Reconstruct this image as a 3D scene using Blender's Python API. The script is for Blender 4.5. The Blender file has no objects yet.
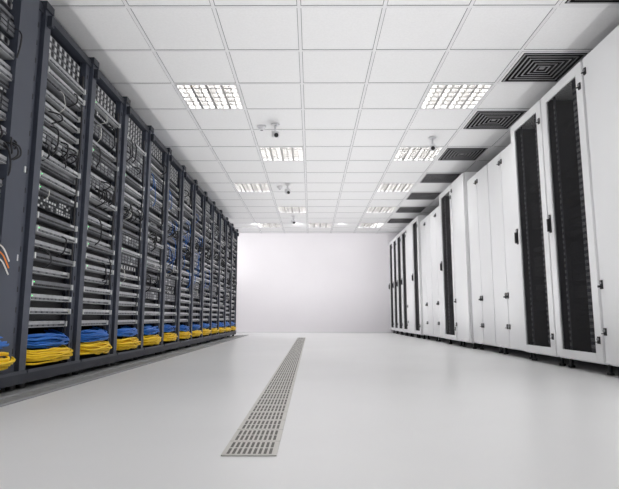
import bpy, math, random
from mathutils import Vector
R = random.Random(7)
sc = bpy.context.scene
sc.view_settings.view_transform = 'Standard'

# ---------------------------------------------------------------- materials
def mat(name, col, rough=0.5, metal=0.0, emit=None, es=0.0, noise=0.0, nscale=20, bump=0.0, spec=0.5):
    m = bpy.data.materials.new(name); m.use_nodes = True
    nt = m.node_tree; b = nt.nodes['Principled BSDF']
    b.inputs['Base Color'].default_value = (*col, 1)
    b.inputs['Roughness'].default_value = rough
    b.inputs['Metallic'].default_value = metal
    b.inputs['Specular IOR Level'].default_value = spec
    if emit:
        b.inputs['Emission Color'].default_value = (*emit, 1)
        b.inputs['Emission Strength'].default_value = es
    if noise > 0 or bump > 0:
        tc = nt.nodes.new('ShaderNodeTexCoord'); n = nt.nodes.new('ShaderNodeTexNoise')
        n.inputs['Scale'].default_value = nscale; n.inputs['Detail'].default_value = 4
        nt.links.new(tc.outputs['Object'], n.inputs['Vector'])
        if noise > 0:
            r = nt.nodes.new('ShaderNodeValToRGB')
            r.color_ramp.elements[0].position = 0.3; r.color_ramp.elements[1].position = 0.7
            r.color_ramp.elements[0].color = (*[c*(1-noise) for c in col], 1)
            r.color_ramp.elements[1].color = (*[min(1, c*(1+noise*0.5)) for c in col], 1)
            nt.links.new(n.outputs['Fac'], r.inputs['Fac']); nt.links.new(r.outputs['Color'], b.inputs['Base Color'])
        if bump > 0:
            bp = nt.nodes.new('ShaderNodeBump'); bp.inputs['Strength'].default_value = bump
            bp.inputs['Distance'].default_value = 0.002
            nt.links.new(n.outputs['Fac'], bp.inputs['Height']); nt.links.new(bp.outputs['Normal'], b.inputs['Normal'])
    return m

M = dict(
 floor=mat('floor_vinyl', (.70,.70,.70), .34, noise=.03, nscale=1.2, spec=.4),
 wall=mat('wall_paint', (.91,.885,.915), .7, noise=.02, nscale=.8),
 tile=mat('ceiling_tile', (.90,.90,.905), .9, noise=.03, nscale=60, bump=.3),
 tbar=mat('ceiling_tbar', (.84,.84,.85), .5),
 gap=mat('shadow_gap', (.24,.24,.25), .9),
 white=mat('cabinet_white', (.92,.925,.935), .30, noise=.01, nscale=2),
 seam=mat('cabinet_seam', (.12,.12,.14), .8),
 black=mat('black_plastic', (.012,.012,.014), .4),
 inner=mat('cabinet_inner', (.010,.010,.012), .8, spec=.1),
 rail=mat('cabinet_rail', (.40,.40,.42), .5, .3),
 post=mat('rack_steel', (.060,.068,.092), .42, .2, noise=.08, nscale=6),
 post2=mat('rack_steel_dark', (.026,.030,.042), .5, .2),
 rin=mat('rack_inner', (.010,.012,.015), .7),
 silver=mat('device_silver', (.46,.47,.485), .38, .45, noise=.15, nscale=30),
 grey=mat('device_grey', (.17,.175,.19), .45, .3, noise=.2, nscale=30),
 dgrey=mat('device_dark', (.035,.04,.048), .5, .2, noise=.3, nscale=40),
 label=mat('device_label', (.60,.61,.61), .6),
 port=mat('device_port', (.008,.008,.010), .6),
 led=mat('led_green', (.05,.5,.1), .4, emit=(.1,1,.2), es=1.5),
 yellow=mat('cable_yellow', (1.0,.66,.01), .45),
 blue=mat('cable_blue', (.01,.15,.56), .45),
 bcable=mat('cable_black', (.015,.015,.018), .5),
 wcable=mat('cable_white', (.75,.74,.70), .5),
 ocable=mat('cable_orange', (.85,.25,.04), .5),
 louvre=mat('louvre_aluminium', (.42,.41,.40), .4, .6),
 tray=mat('light_tray', (.7,.7,.7), .45, .2),
 tube=mat('fluorescent_tube', (1,1,1), .5, emit=(1,.995,.99), es=14),
 grille=mat('grille_metal', (.54,.525,.49), .4, .3),
 slot=mat('grille_slot', (.13,.125,.115), .8),
 strip=mat('strip_steel', (.30,.31,.31), .5, .3, noise=.3, nscale=25),
 diff=mat('diffuser_blade', (.30,.30,.31), .5),
 void=mat('duct_void', (.015,.015,.015), .9),
 cam=mat('camera_plastic', (.80,.80,.82), .4),
 base=mat('baseboard_paint', (.85,.85,.86), .5),
)
# perforated mesh door: dark steel with real see-through holes pattern
def perforated():
    m = bpy.data.materials.new('perforated_black_steel'); m.use_nodes = True
    nt = m.node_tree; b = nt.nodes['Principled BSDF']; out = nt.nodes['Material Output']
    b.inputs['Base Color'].default_value = (.008,.008,.010,1); b.inputs['Roughness'].default_value = .5
    b.inputs['Specular IOR Level'].default_value = .15
    tc = nt.nodes.new('ShaderNodeTexCoord'); v = nt.nodes.new('ShaderNodeTexVoronoi')
    v.inputs['Scale'].default_value = 110; v.inputs['Randomness'].default_value = 0
    mt = nt.nodes.new('ShaderNodeMath'); mt.operation = 'LESS_THAN'; mt.inputs[1].default_value = .48
    tr = nt.nodes.new('ShaderNodeBsdfTransparent'); mx = nt.nodes.new('ShaderNodeMixShader')
    nt.links.new(tc.outputs['Object'], v.inputs['Vector']); nt.links.new(v.outputs['Distance'], mt.inputs[0])
    nt.links.new(mt.outputs[0], mx.inputs[0]); nt.links.new(b.outputs[0], mx.inputs[1]); nt.links.new(tr.outputs[0], mx.inputs[2])
    nt.links.new(mx.outputs[0], out.inputs[0])
    return m
M['perf'] = perforated()

# ---------------------------------------------------------------- mesh builder
class MB:
    def __init__(s): s.v=[]; s.f=[]; s.m=[]; s.names=[]
    def mi(s, k):
        if k not in s.names: s.names.append(k)
        return s.names.index(k)
    def box(s, x0,x1,y0,y1,z0,z1,k):
        b=len(s.v); i=s.mi(k)
        s.v += [(x0,y0,z0),(x1,y0,z0),(x1,y1,z0),(x0,y1,z0),(x0,y0,z1),(x1,y0,z1),(x1,y1,z1),(x0,y1,z1)]
        for q in ((0,3,2,1),(4,5,6,7),(0,1,5,4),(1,2,6,5),(2,3,7,6),(3,0,4,7)):
            s.f.append(tuple(b+a for a in q)); s.m.append(i)
    def poly(s, pts, k):
        b=len(s.v); s.v += [tuple(p) for p in pts]; s.f.append(tuple(range(b,b+len(pts)))); s.m.append(s.mi(k))
    def cyl(s, c, r, h, k, n=16, axis='z', r2=None):
        b=len(s.v); i=s.mi(k); r2 = r if r2 is None else r2
        for t,rr in ((0,r),(h,r2)):
            for a in range(n):
                u=rr*math.cos(2*math.pi*a/n); w=rr*math.sin(2*math.pi*a/n)
                if axis=='z': p=(c[0]+u,c[1]+w,c[2]+t)
                elif axis=='y': p=(c[0]+u,c[1]+t,c[2]+w)
                else: p=(c[0]+t,c[1]+u,c[2]+w)
                s.v.append(p)
        for a in range(n):
            d=(a+1)%n; s.f.append((b+a,b+d,b+n+d,b+n+a)); s.m.append(i)
        s.f.append(tuple(b+a for a in reversed(range(n)))); s.m.append(i)
        s.f.append(tuple(b+n+a for a in range(n))); s.m.append(i)
    def obj(s, name, parent=None, bevel=0):
        me=bpy.data.meshes.new(name); me.from_pydata(s.v,[],s.f)
        for k in s.names: me.materials.append(M[k])
        me.polygons.foreach_set('material_index', s.m); me.update()
        o=bpy.data.objects.new(name, me); sc.collection.objects.link(o)
        if parent: o.parent=parent
        if bevel:
            bv=o.modifiers.new('bevel','BEVEL'); bv.width=bevel; bv.segments=2; bv.limit_method='ANGLE'
        return o
def empty(name, loc=(0,0,0)):
    o=bpy.data.objects.new(name,None); sc.collection.objects.link(o); return o
def curves(name, lines, k, r, parent=None):
    cu=bpy.data.curves.new(name,'CURVE'); cu.dimensions='3D'; cu.bevel_depth=r; cu.bevel_resolution=1; cu.resolution_u=4
    for pts in lines:
        sp=cu.splines.new('NURBS'); sp.points.add(len(pts)-1)
        for p,q in zip(sp.points,pts): p.co=(*q,1)
        sp.use_endpoint_u=True; sp.order_u=3
    cu.materials.append(M[k]); o=bpy.data.objects.new(name,cu); sc.collection.objects.link(o)
    if parent: o.parent=parent
    return o

# ---------------------------------------------------------------- room
HC=2.555; XL,XR=-3.084,3.516; YB,YF=-4.46,13.17
xs=[-3.084+.6*i for i in range(12)]
def yl(j): return 3.94+.6*j
b=MB(); b.box(XL-.1,XR+.1,YB-.1,YF+.1,-.1,0,'floor'); b.obj('floor')
b=MB(); b.box(XL-.1,XR+.1,YF,YF+.1,0,HC+.3,'wall'); b.obj('wall_back')
b=MB(); b.box(XL-.1,XR+.1,YB-.1,YB,0,HC+.3,'wall'); b.obj('wall_front')
b=MB(); b.box(XL-.1,XL,YB,YF,0,HC+.3,'wall'); b.obj('wall_left')
b=MB(); b.box(XR,XR+.1,YB,YF,0,HC+.3,'wall'); b.obj('wall_right')
b=MB(); b.box(XL,XR,YF-.012,YF,0,.03,'base'); b.obj('baseboard_back')

# fixtures: (k,j) with column x0=-.084+.6k
lights=[(-2,1),(-2,7),(-2,13),(-1,4),(-1,10),(0,13),(2,1),(2,4),(2,7),(2,10),(2,13),(-4,14),(-4,11),(-4,8),(-4,3),
        (-2,-5),(-1,-3),(2,-3),(2,-5),(-2,-9),(2,-9),(-1,-12),(2,-12)]
vents=[(3,j) for j in (-6,-4,-2,0,2,4,6,8,10,12)]
lset=set(lights); vset=set(vents)
ceil=MB(); grid=MB()
for k in range(-5,6):
    for j in range(-14,16):
        x0=-.084+.6*k; y0=yl(j); y1=min(y0+.6,YF)
        if (k,j) in lset or (k,j) in vset: continue
        g=.011
        ceil.box(x0+g,x0+.6-g,y0+g,max(y1-g,y0+g+.01),HC-.001,HC+.015,'tile')
ceil.box(XL,XR,YB,YF,HC+.16,HC+.20,'tile')
for x in xs: grid.box(x-.012,x+.012,YB,YF,HC-.006,HC+.004,'tbar')
for j in range(-14,16):
    grid.box(XL,XR,yl(j)-.012,yl(j)+.012,HC-.0055,HC+.0035,'tbar')
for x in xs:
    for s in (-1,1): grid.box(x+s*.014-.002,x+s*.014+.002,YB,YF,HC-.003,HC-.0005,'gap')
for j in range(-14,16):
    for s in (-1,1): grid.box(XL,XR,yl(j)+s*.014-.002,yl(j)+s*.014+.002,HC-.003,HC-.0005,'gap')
co=ceil.obj('ceiling'); grid.obj('ceiling_grid',co)

def lamp(name,typ,loc,rot,energy,parent=None,**kw):
    l=bpy.data.lights.new(name,typ); l.energy=energy; l.color=(1,.992,.99)
    for k,v in kw.items(): setattr(l,k,v)
    o=bpy.data.objects.new(name,l); sc.collection.objects.link(o); o.location=loc; o.rotation_euler=rot
    if parent: o.parent=parent
def light_fixture(k,j):
    x0=-.084+.6*k+.014; x1=x0+.572; y0=yl(j)+.014; y1=y0+.572
    e=empty('ceiling_light_fixture')
    t=MB()
    t.box(x0,x1,y0,y1,HC+.09,HC+.10,'tray')
    for a in ((x0,x0+.012,y0,y1),(x1-.012,x1,y0,y1),(x0,x1,y0,y0+.012),(x0,x1,y1-.012,y1)):
        t.box(*a,HC-.006,HC+.09,'tray')
    t.obj('housing',e)
    tb=MB()
    for i in range(4):
        cx=x0+.07+.144*i; tb.cyl((cx,y0+.02,HC+.065),.013,.53,'tube',10,'y')
    tb.obj('tubes',e)
    l=MB()
    for i in range(1,4):   # long V-shaped reflector dividers between the tubes
        cx=x0+.143*i
        l.poly([(cx-.012,y0+.012,HC-.005),(cx-.012,y1-.012,HC-.005),(cx-.002,y1-.012,HC+.045),(cx-.002,y0+.012,HC+.045)],'louvre')
        l.poly([(cx+.012,y0+.012,HC-.005),(cx+.012,y1-.012,HC-.005),(cx+.002,y1-.012,HC+.045),(cx+.002,y0+.012,HC+.045)],'louvre')
        l.poly([(cx-.012,y0+.012,HC-.005),(cx+.012,y0+.012,HC-.005),(cx+.012,y1-.012,HC-.005),(cx-.012,y1-.012,HC-.005)],'louvre')
    for i in range(4):
        cx=x0+.0715+.143*i; l.box(cx-.003,cx+.003,y0+.012,y1-.012,HC-.004,HC+.03,'louvre')
    n=6
    for i in range(1,n):
        cy=y0+.572*i/n; l.box(x0+.012,x1-.012,cy-.009,cy+.009,HC-.003,HC+.036,'louvre')
    l.obj('louvre',e)
    lamp('lamp','AREA',((x0+x1)/2,(y0+y1)/2,HC-.012),(0,0,0),3.4,e,shape='SQUARE',size=.54,spread=math.radians(112))
for a in lights: light_fixture(*a)
ul=empty('added_bounce_fill')  # added upward spots without fittings, standing in for light bounced off the floor
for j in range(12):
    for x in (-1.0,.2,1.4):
        lamp('bounce_fill','SPOT',(x,-2.2+j*1.27,.03),(math.pi,0,0),15 if j<11 else 12,ul,spot_size=math.radians(165),spot_blend=1.0,shadow_soft_size=0.0)
wl_=empty('added_wall_fill')  # added fill spots, no fixture here; they brighten the back wall, most at left
for i,x in enumerate((-2.3,-1.3,-.3,.7,1.6)):
    lamp('wall_fill','SPOT',(x,11.7,HC-.03),(math.radians(62),0,0),(30,24,17,15,15)[i],wl_,spot_size=math.radians(125),spot_blend=1.0,shadow_soft_size=0.0)

def diffuser(k,j):
    x0=-.084+.6*k+.014; x1=x0+.572; y0=yl(j)+.014; y1=y0+.572
    d=MB(); d.box(x0,x1,y0,y1,HC+.08,HC+.09,'void')
    cx=(x0+x1)/2; cy=(y0+y1)/2
    def ring(r0,z0,r1,z1,k):
        p=[(cx+sx*r0,cy+sy*r0,z0) for sx,sy in ((-1,-1),(1,-1),(1,1),(-1,1))]
        q=[(cx+sx*r1,cy+sy*r1,z1) for sx,sy in ((-1,-1),(1,-1),(1,1),(-1,1))]
        for i in range(4): d.poly([p[i],p[(i+1)%4],q[(i+1)%4],q[i]],k)
    ring(.286,HC-.006,.262,HC-.006,'tbar'); ring(.286,HC-.006,.286,HC+.08,'void')
    for r in (.245,.205,.165,.125,.085,.045):
        ring(r+.010,HC-.012,r-.012,HC+.022,'void'); ring(r+.010,HC-.012,r-.004,HC-.012,'diff')
    d.box(cx-.02,cx+.02,cy-.02,cy+.02,HC-.008,HC,'diff')
    d.obj('ceiling_air_diffuser')
for a in vents: diffuser(*a)

# ---------------------------------------------------------------- ceiling devices
def sec_camera(x,y,ang=0.0):
    e=empty('security_camera')
    c=MB(); c.cyl((x,y,HC-.018),.045,.014,'cam',20); c.cyl((x,y,HC-.10),.010,.085,'cam',10)
    c.obj('mount',e)
    h=MB(); L=.085; 
    h.box(-.032,.032,-L,L,-.030,.030,'cam'); h.box(-.038,.038,-L-.02,L,.030,.036,'cam')
    h.cyl((0,-L-.015,0),.024,.02,'black',16,'y')
    o=h.obj('housing',e,bevel=.004); o.location=(x,y,HC-.13); o.rotation_euler=(math.radians(22),0,ang)
def smoke_detector(x,y):
    c=MB(); c.cyl((x,y,HC-.022),.05,.018,'cam',24); c.cyl((x,y,HC-.050),.026,.028,'cam',24,r2=.042)
    c.cyl((x,y,HC-.053),.016,.004,'gap',16)
    c.obj('smoke_detector')
sec_camera(-.40,5.55,.2); smoke_detector(-.56,5.62)
sec_camera(-.38,8.20,.2); smoke_detector(-.52,8.35)
sec_camera(1.47,6.0,-.2); sec_camera(-.38,10.9,.2)

# ---------------------------------------------------------------- floor grille run
g=MB(); gx0,gx1=-.262,-.100; y=1.56; L=.172
while y<10.1:
    g.box(gx0,gx1,y+.002,y+L-.002,.0005,.004,'grille')
    for r0 in (.016,.092):
        for i in range(9):
            x=gx0+.014+i*.0155; g.box(x,x+.0085,y+r0,y+r0+.062,.004,.0046,'slot')
    y+=L
g.obj('floor_air_grille')
g=MB(); g.box(-1.66,-1.39,-1.2,11.6,.0005,.004,'strip')
for s in (-1.40,-1.52): g.box(s,s+.012,-1.2,11.6,.004,.010,'rail')
g.obj('floor_cable_trench_cover')

# ---------------------------------------------------------------- left open racks
ZT=2.263; XF=-1.60
def rack(idx,y0):
    P=.68; y1=y0+P; pw=.135; e0=y0; e1=y1-pw   # equipment bay e0..e1, vertical cable-manager post e1..y1
    e=empty('server_rack')
    f=MB()
    # base, feet, top, back, dividers
    f.box(-2.50,XF+.005,y0,y1,.036,.105,'post2'); f.box(XF+.005,XF+.012,y0+.01,y1-.01,.09,.108,'post')
    for yy in (y0+.05,y1-.05):
        for xx in (XF-.05,-2.4): f.cyl((xx,yy,.004),.022,.032,'black',12)
    f.box(-2.50,XF-.01,y0,y1,ZT-.05,ZT,'post2')
    f.box(-2.50,-2.47,y0,y1,.105,ZT-.05,'rin')
    f.box(-2.47,XF-.10,y1-pw+.02,y1-.02,.105,ZT-.05,'rin')
    # front post: two flanges with a channel between
    f.box(XF-.10,XF,y1-.068,y1-.002,.105,ZT,'post')
    f.box(XF-.10,XF-.02,e1,y1-.080,.105,ZT,'post')
    f.box(XF-.10,XF-.055,y1-.080,y1-.068,.105,ZT,'post2')
    for i in range(18):   # cage-nut holes / fixings
        z=.2+i*.112; f.box(XF-.02,XF-.0185,e1+.02,e1+.032,z,z+.03,'port')
    f.box(XF-.09,XF+.012,y1-.085,y1+.005,ZT-.02,ZT+.025,'post2')
    f.box(XF,XF+.03,y1-.05,y1-.02,ZT-.12,ZT-.05,'post2')
    # rack rails each side of the bay
    f.box(XF-.07,XF-.055,e0,e0+.02,.105,ZT-.05,'post2'); f.box(XF-.07,XF-.055,e1-.02,e1,.105,ZT-.05,'post2')
    if idx==1: f.box(XF-.10,XF-.005,e1-.18,e1-.003,.105,ZT,'post')
    f.obj('frame',e)
    d=MB(); z=.335; xf=XF-.045
    while z<2.17:
        u=.0445
        t=R.random()
        if z>2.0: t=.98
        elif z<.56: t=.2
        if t<.74:   # silver / grey server with drive bays
            k='silver' if (R.random()<.6 or z<.56) else 'grey'
            px=R.uniform(.0,.035)
            d.box(xf-.5,xf+px,e0+.012,e1-.012,z+.003,z+u-.004,k)
            X=xf+px
            d.box(X,X+.002,e0+.03,e1-.03,z+.008,z+.02,'dgrey')
            n=R.choice((4,6,8)); w=(e1-e0-.16)/n
            for i in range(n): d.box(X+.002,X+.004,e0+.05+i*w,e0+.05+i*w+w*.72,z+.009,z+.019,'grey' if k=='silver' else 'port')
            d.box(X,X+.012,e0+.014,e0+.026,z+.004,z+u-.006,'label'); d.box(X,X+.012,e1-.026,e1-.014,z+.004,z+u-.006,'label')
            if R.random()<.6: d.box(X,X+.003,e1-.10,e1-.05,z+.024,z+.036,'label')
            if R.random()<.5: d.box(X,X+.003,e0+.05,e0+.056,z+.026,z+.032,'led')
            z+=u
            if R.random()<.85: d.box(xf-.5,xf-.03,e0+.012,e1-.012,z,z+u*.8,'port'); z+=u*.8
        elif t<.82:  # switch / patch panel with rows of ports
            d.box(xf-.4,xf,e0+.012,e1-.012,z+.002,z+u-.002,'dgrey')
            for i in range(14):
                yy=e0+.045+i*.033
                for zz in (.007,.025): d.box(xf,xf+.002,yy,yy+.018,z+zz,z+zz+.012,'label' if R.random()<.25 else 'silver' if R.random()<.4 else 'port')
            z+=u
        elif t<.95:  # 2U dark server
            d.box(xf-.5,xf+.01,e0+.012,e1-.012,z+.003,z+2*u-.004,'dgrey')
            for i in range(7):
                yy=e0+.03+i*.070
                for zz in (.008,.034,.060): d.box(xf+.01,xf+.016,yy,yy+.056,z+zz,z+zz+.018,'grey' if R.random()<.85 else 'silver')
            z+=2*u
        else:       # perforated blank
            d.box(xf-.3,xf-.01,e0+.012,e1-.012,z+.002,z+u-.002,'grey')
            for i in range(15):
                yy=e0+.03+i*.033; d.box(xf-.01,xf-.008,yy,yy+.02,z+.008,z+u-.010,'port' if i%2 else 'label')
            z+=u
    d.obj('devices',e)
    # fibre trays at bottom
    yc=(e0+e1)/2+.02
    def bundle(n,zc,zr,xc,xr,lm):
        L=[]
        for i in range(n):
            a=R.uniform(0,6.283); q=R.random()**.5
            zz=zc+zr*q*math.sin(a); xx=xc+xr*q*math.cos(a); ln=R.uniform(lm-.06,lm); s=R.uniform(-.015,.015)
            L.append([(xx-.10,yc-ln+s,zz+.02),(xx-.01,yc-ln+.01+s,zz+R.uniform(-.01,.01)),(xx+.02,yc-.10+s,zz+R.uniform(-.01,.025)),(xx+.03,yc+s,zz+R.uniform(-.02,.02)),
                      (xx+.02,yc+.11+s,zz+R.uniform(-.015,.022)),(xx,yc+ln+s,zz-.004),(xx-.10,yc+ln+s,zz+.03)])
        return L
    curves('cables_yellow',bundle(40,.168,.038,XF-.022,.05,.285),'yellow',.0065,e)
    curves('cables_blue',bundle(26,.258,.036,XF-.04,.045,.27),'blue',.006,e)
    def lead(dy,zs,ln,xo):
        y_=e0+dy; return [(xf,y_,zs),(xf+xo,y_+.01,zs-.01),(xf+xo+.01,y_+R.uniform(-.03,.05),zs-ln*.5),(xf+xo,y_+R.uniform(-.02,.07),zs-ln),(xf-.03,y_+R.uniform(0,.08),zs-ln-.02)]
    bl=[lead(R.uniform(.05,.45),R.uniform(.7,2.05),R.uniform(.05,.22),R.uniform(.03,.07)) for _ in range(5)]
    zk=R.uniform(1.0,1.5)
    bl+=[lead(R.uniform(.05,.45),zk+R.uniform(-.05,.05),R.uniform(.05,.12),R.uniform(.03,.07)) for _ in range(8)]
    bl+=[[(xf+.02,e1-.03+R.uniform(-.012,.012),2.1),(xf+.03,e1-.02,1.7),(xf+.02,e1-.03+R.uniform(-.015,.015),1.2),(xf+.03,e1-.03,.7),(xf,e1-.02,.3)] for _ in range(4)]
    curves('cables_black',bl,'bcable',.005,e)
    nb = 8 if idx in (6,7,8) else (2 if idx in (5,9) else 0)
    bb=[lead(R.uniform(.05,.42),R.uniform(1.0,1.95),R.uniform(.1,.3),R.uniform(.03,.05)) for _ in range(nb)]
    if bb: curves('cables_patch_blue',bb,'blue',.003,e)
    if idx>1:
        wl=[lead(R.uniform(.05,.42),R.uniform(.7,2.0),R.uniform(.05,.15),R.uniform(.02,.04)) for _ in range(2)]
        curves('cables_white',wl,'wcable',.0025,e)
    if idx==1:
        for kk,dz in (('wcable',0),('ocable',.035),('wcable',.07)):
            curves('loose_lead',[[(XF-.05,2.59,.80-dz),(XF+.01,2.62,.77-dz),(XF+.015,2.66,.72-dz),(XF+.012,2.69,.69-dz)]],kk,.004,e)
    return e
for i in range(14):
    rack(i, 2.95-.68*2+.68*i)

# ---------------------------------------------------------------- right cabinets
XC=2.0; ZB=.075; ZC=2.295
def handle(b,x,y,z,h=.13):
    b.box(x-.008,x,y-.014,y+.014,z-h/2,z+h/2,'black'); b.box(x-.028,x-.008,y-.008,y+.008,z-h/2+.01,z+h/2-.035,'black')
    b.cyl((x-.016,y,z+h/2-.018),.009,.014,'rail',12,'x')
def cab_shell(b,y0,y1,x0,zt,hollow):
    x1=x0+1.0; w=.022
    b.box(x0+.025,x1,y0+.002,y0+w,ZB,zt,'white'); b.box(x0+.025,x1,y1-w,y1-.002,ZB,zt,'white')
    b.box(x0+.025,x1,y0+w,y1-w,zt-.03,zt,'white'); b.box(x0+.025,x1,y0+w,y1-w,ZB,ZB+.03,'white')
    b.box(x1-.02,x1,y0+w,y1-w,ZB+.03,zt-.03,'white')
    for yy in (y0+.07,y1-.07):
        for xx in (x0+.08,x1-.08):
            b.cyl((xx,yy,.002),.026,.016,'black',14); b.cyl((xx,yy,.018),.012,.06,'black',10)
    if hollow:
        b.box(x1-.024,x1-.02,y0+w,y1-w,ZB+.03,zt-.03,'inner')
        b.box(x0+.03,x1-.03,y0+w,y0+w+.003,ZB+.03,zt-.03,'inner'); b.box(x0+.03,x1-.03,y1-w-.003,y1-w,ZB+.03,zt-.03,'inner')
def mesh_cab(y0,y1):
    e=empty('server_cabinet'); b=MB(); cab_shell(b,y0,y1,XC,ZC,True); b.obj('body',e,bevel=.003)
    d=MB(); a=y0+.006; c=y1-.006; sl=.085; sr=.085; tz=ZC-.012; bz=ZB+.012
    d.box(XC,XC+.022,a,a+sl,bz,tz,'white'); d.box(XC,XC+.022,c-sr,c,bz,tz,'white')
    d.box(XC,XC+.022,a+sl,c-sr,tz-.07,tz,'white'); d.box(XC,XC+.022,a+sl,c-sr,bz,bz+.06,'white')
    d.obj('door_frame',e,bevel=.003)
    p=MB(); p.poly([(XC+.012,a+sl,bz+.06),(XC+.012,c-sr,bz+.06),(XC+.012,c-sr,tz-.07),(XC+.012,a+sl,tz-.07)],'perf'); p.obj('door_mesh',e)
    r=MB()
    for yy,w2 in ((a+.19,.062),(c-.13,.03)):
        r.box(XC+.06,XC+.066,yy,yy+w2,ZB+.05,ZC-.05,'seam')
        z=ZB+.1
        while z<ZC-.12:
            r.box(XC+.056,XC+.06,yy+.006,yy+w2-.006,z,z+.024,'rail'); z+=.048
    z=ZB+.3
    while z<ZC-.3:
        if R.random()<.5: r.box(XC+.09,XC+.6,a+.15,c-.16,z,z+.04,'inner')
        z+=.0445
    r.obj('inner_rails',e)
    h=MB(); handle(h,XC,c-.035,1.17,.15); handle(h,XC,a+.03,.24,.05); handle(h,XC,a+.03,2.1,.05); h.obj('handle',e)
def solid_cab(y0,y1,x0=XC,zt=ZC,panels=1):
    e=empty('server_cabinet'); b=MB(); cab_shell(b,y0,y1,x0,zt,False)
    b.box(x0+.026,x0+.03,y0+.022,y1-.022,ZB+.03,zt-.03,'seam'); b.obj('body',e,bevel=.003)
    d=MB(); w=(y1-y0)/panels
    for i in range(panels):
        d.box(x0,x0+.022,y0+i*w+.006,y0+(i+1)*w-.006,ZB+.012,zt-.012,'white')
    d.obj('doors',e,bevel=.005)
    h=MB()
    for i in range(panels):
        yy=y0+i*w+(.03 if i%2 else w-.03)
        handle(h,x0,yy,.62,.06); handle(h,x0,yy,.30,.05); handle(h,x0,yy,zt-.12,.05)
    h.obj('handles',e)
solid_cab(1.50,2.20); solid_cab(2.20,2.90); solid_cab(2.90,3.58)
mesh_cab(3.60,4.28); mesh_cab(4.29,4.97)
solid_cab(4.98,5.78,XC+.04,2.17,2); solid_cab(5.79,6.58,XC+.04,2.17,2)
solid_cab(6.60,7.18); mesh_cab(7.19,7.88)
solid_cab(7.90,8.70,XC+.04,2.17,2); solid_cab(8.71,9.50,XC+.04,2.17,2)
mesh_cab(9.52,10.12); solid_cab(10.13,10.73); mesh_cab(10.74,11.34); mesh_cab(11.35,11.95); mesh_cab(11.96,12.54); mesh_cab(12.55,13.14)

# ---------------------------------------------------------------- world + camera
w=bpy.data.worlds.new('world'); sc.world=w; w.use_nodes=True
w.node_tree.nodes['Background'].inputs[0].default_value=(.9,.93,1,1); w.node_tree.nodes['Background'].inputs[1].default_value=.3
cd=bpy.data.cameras.new('camera'); cd.sensor_width=36; cd.lens=515*36/619; cd.clip_start=.02
cam=bpy.data.objects.new('camera',cd); sc.collection.objects.link(cam)
cam.location=(0,0,.40); cam.rotation_euler=(math.radians(90)+math.atan(72.5/515),0,math.atan(1.5/515)); sc.camera=cam
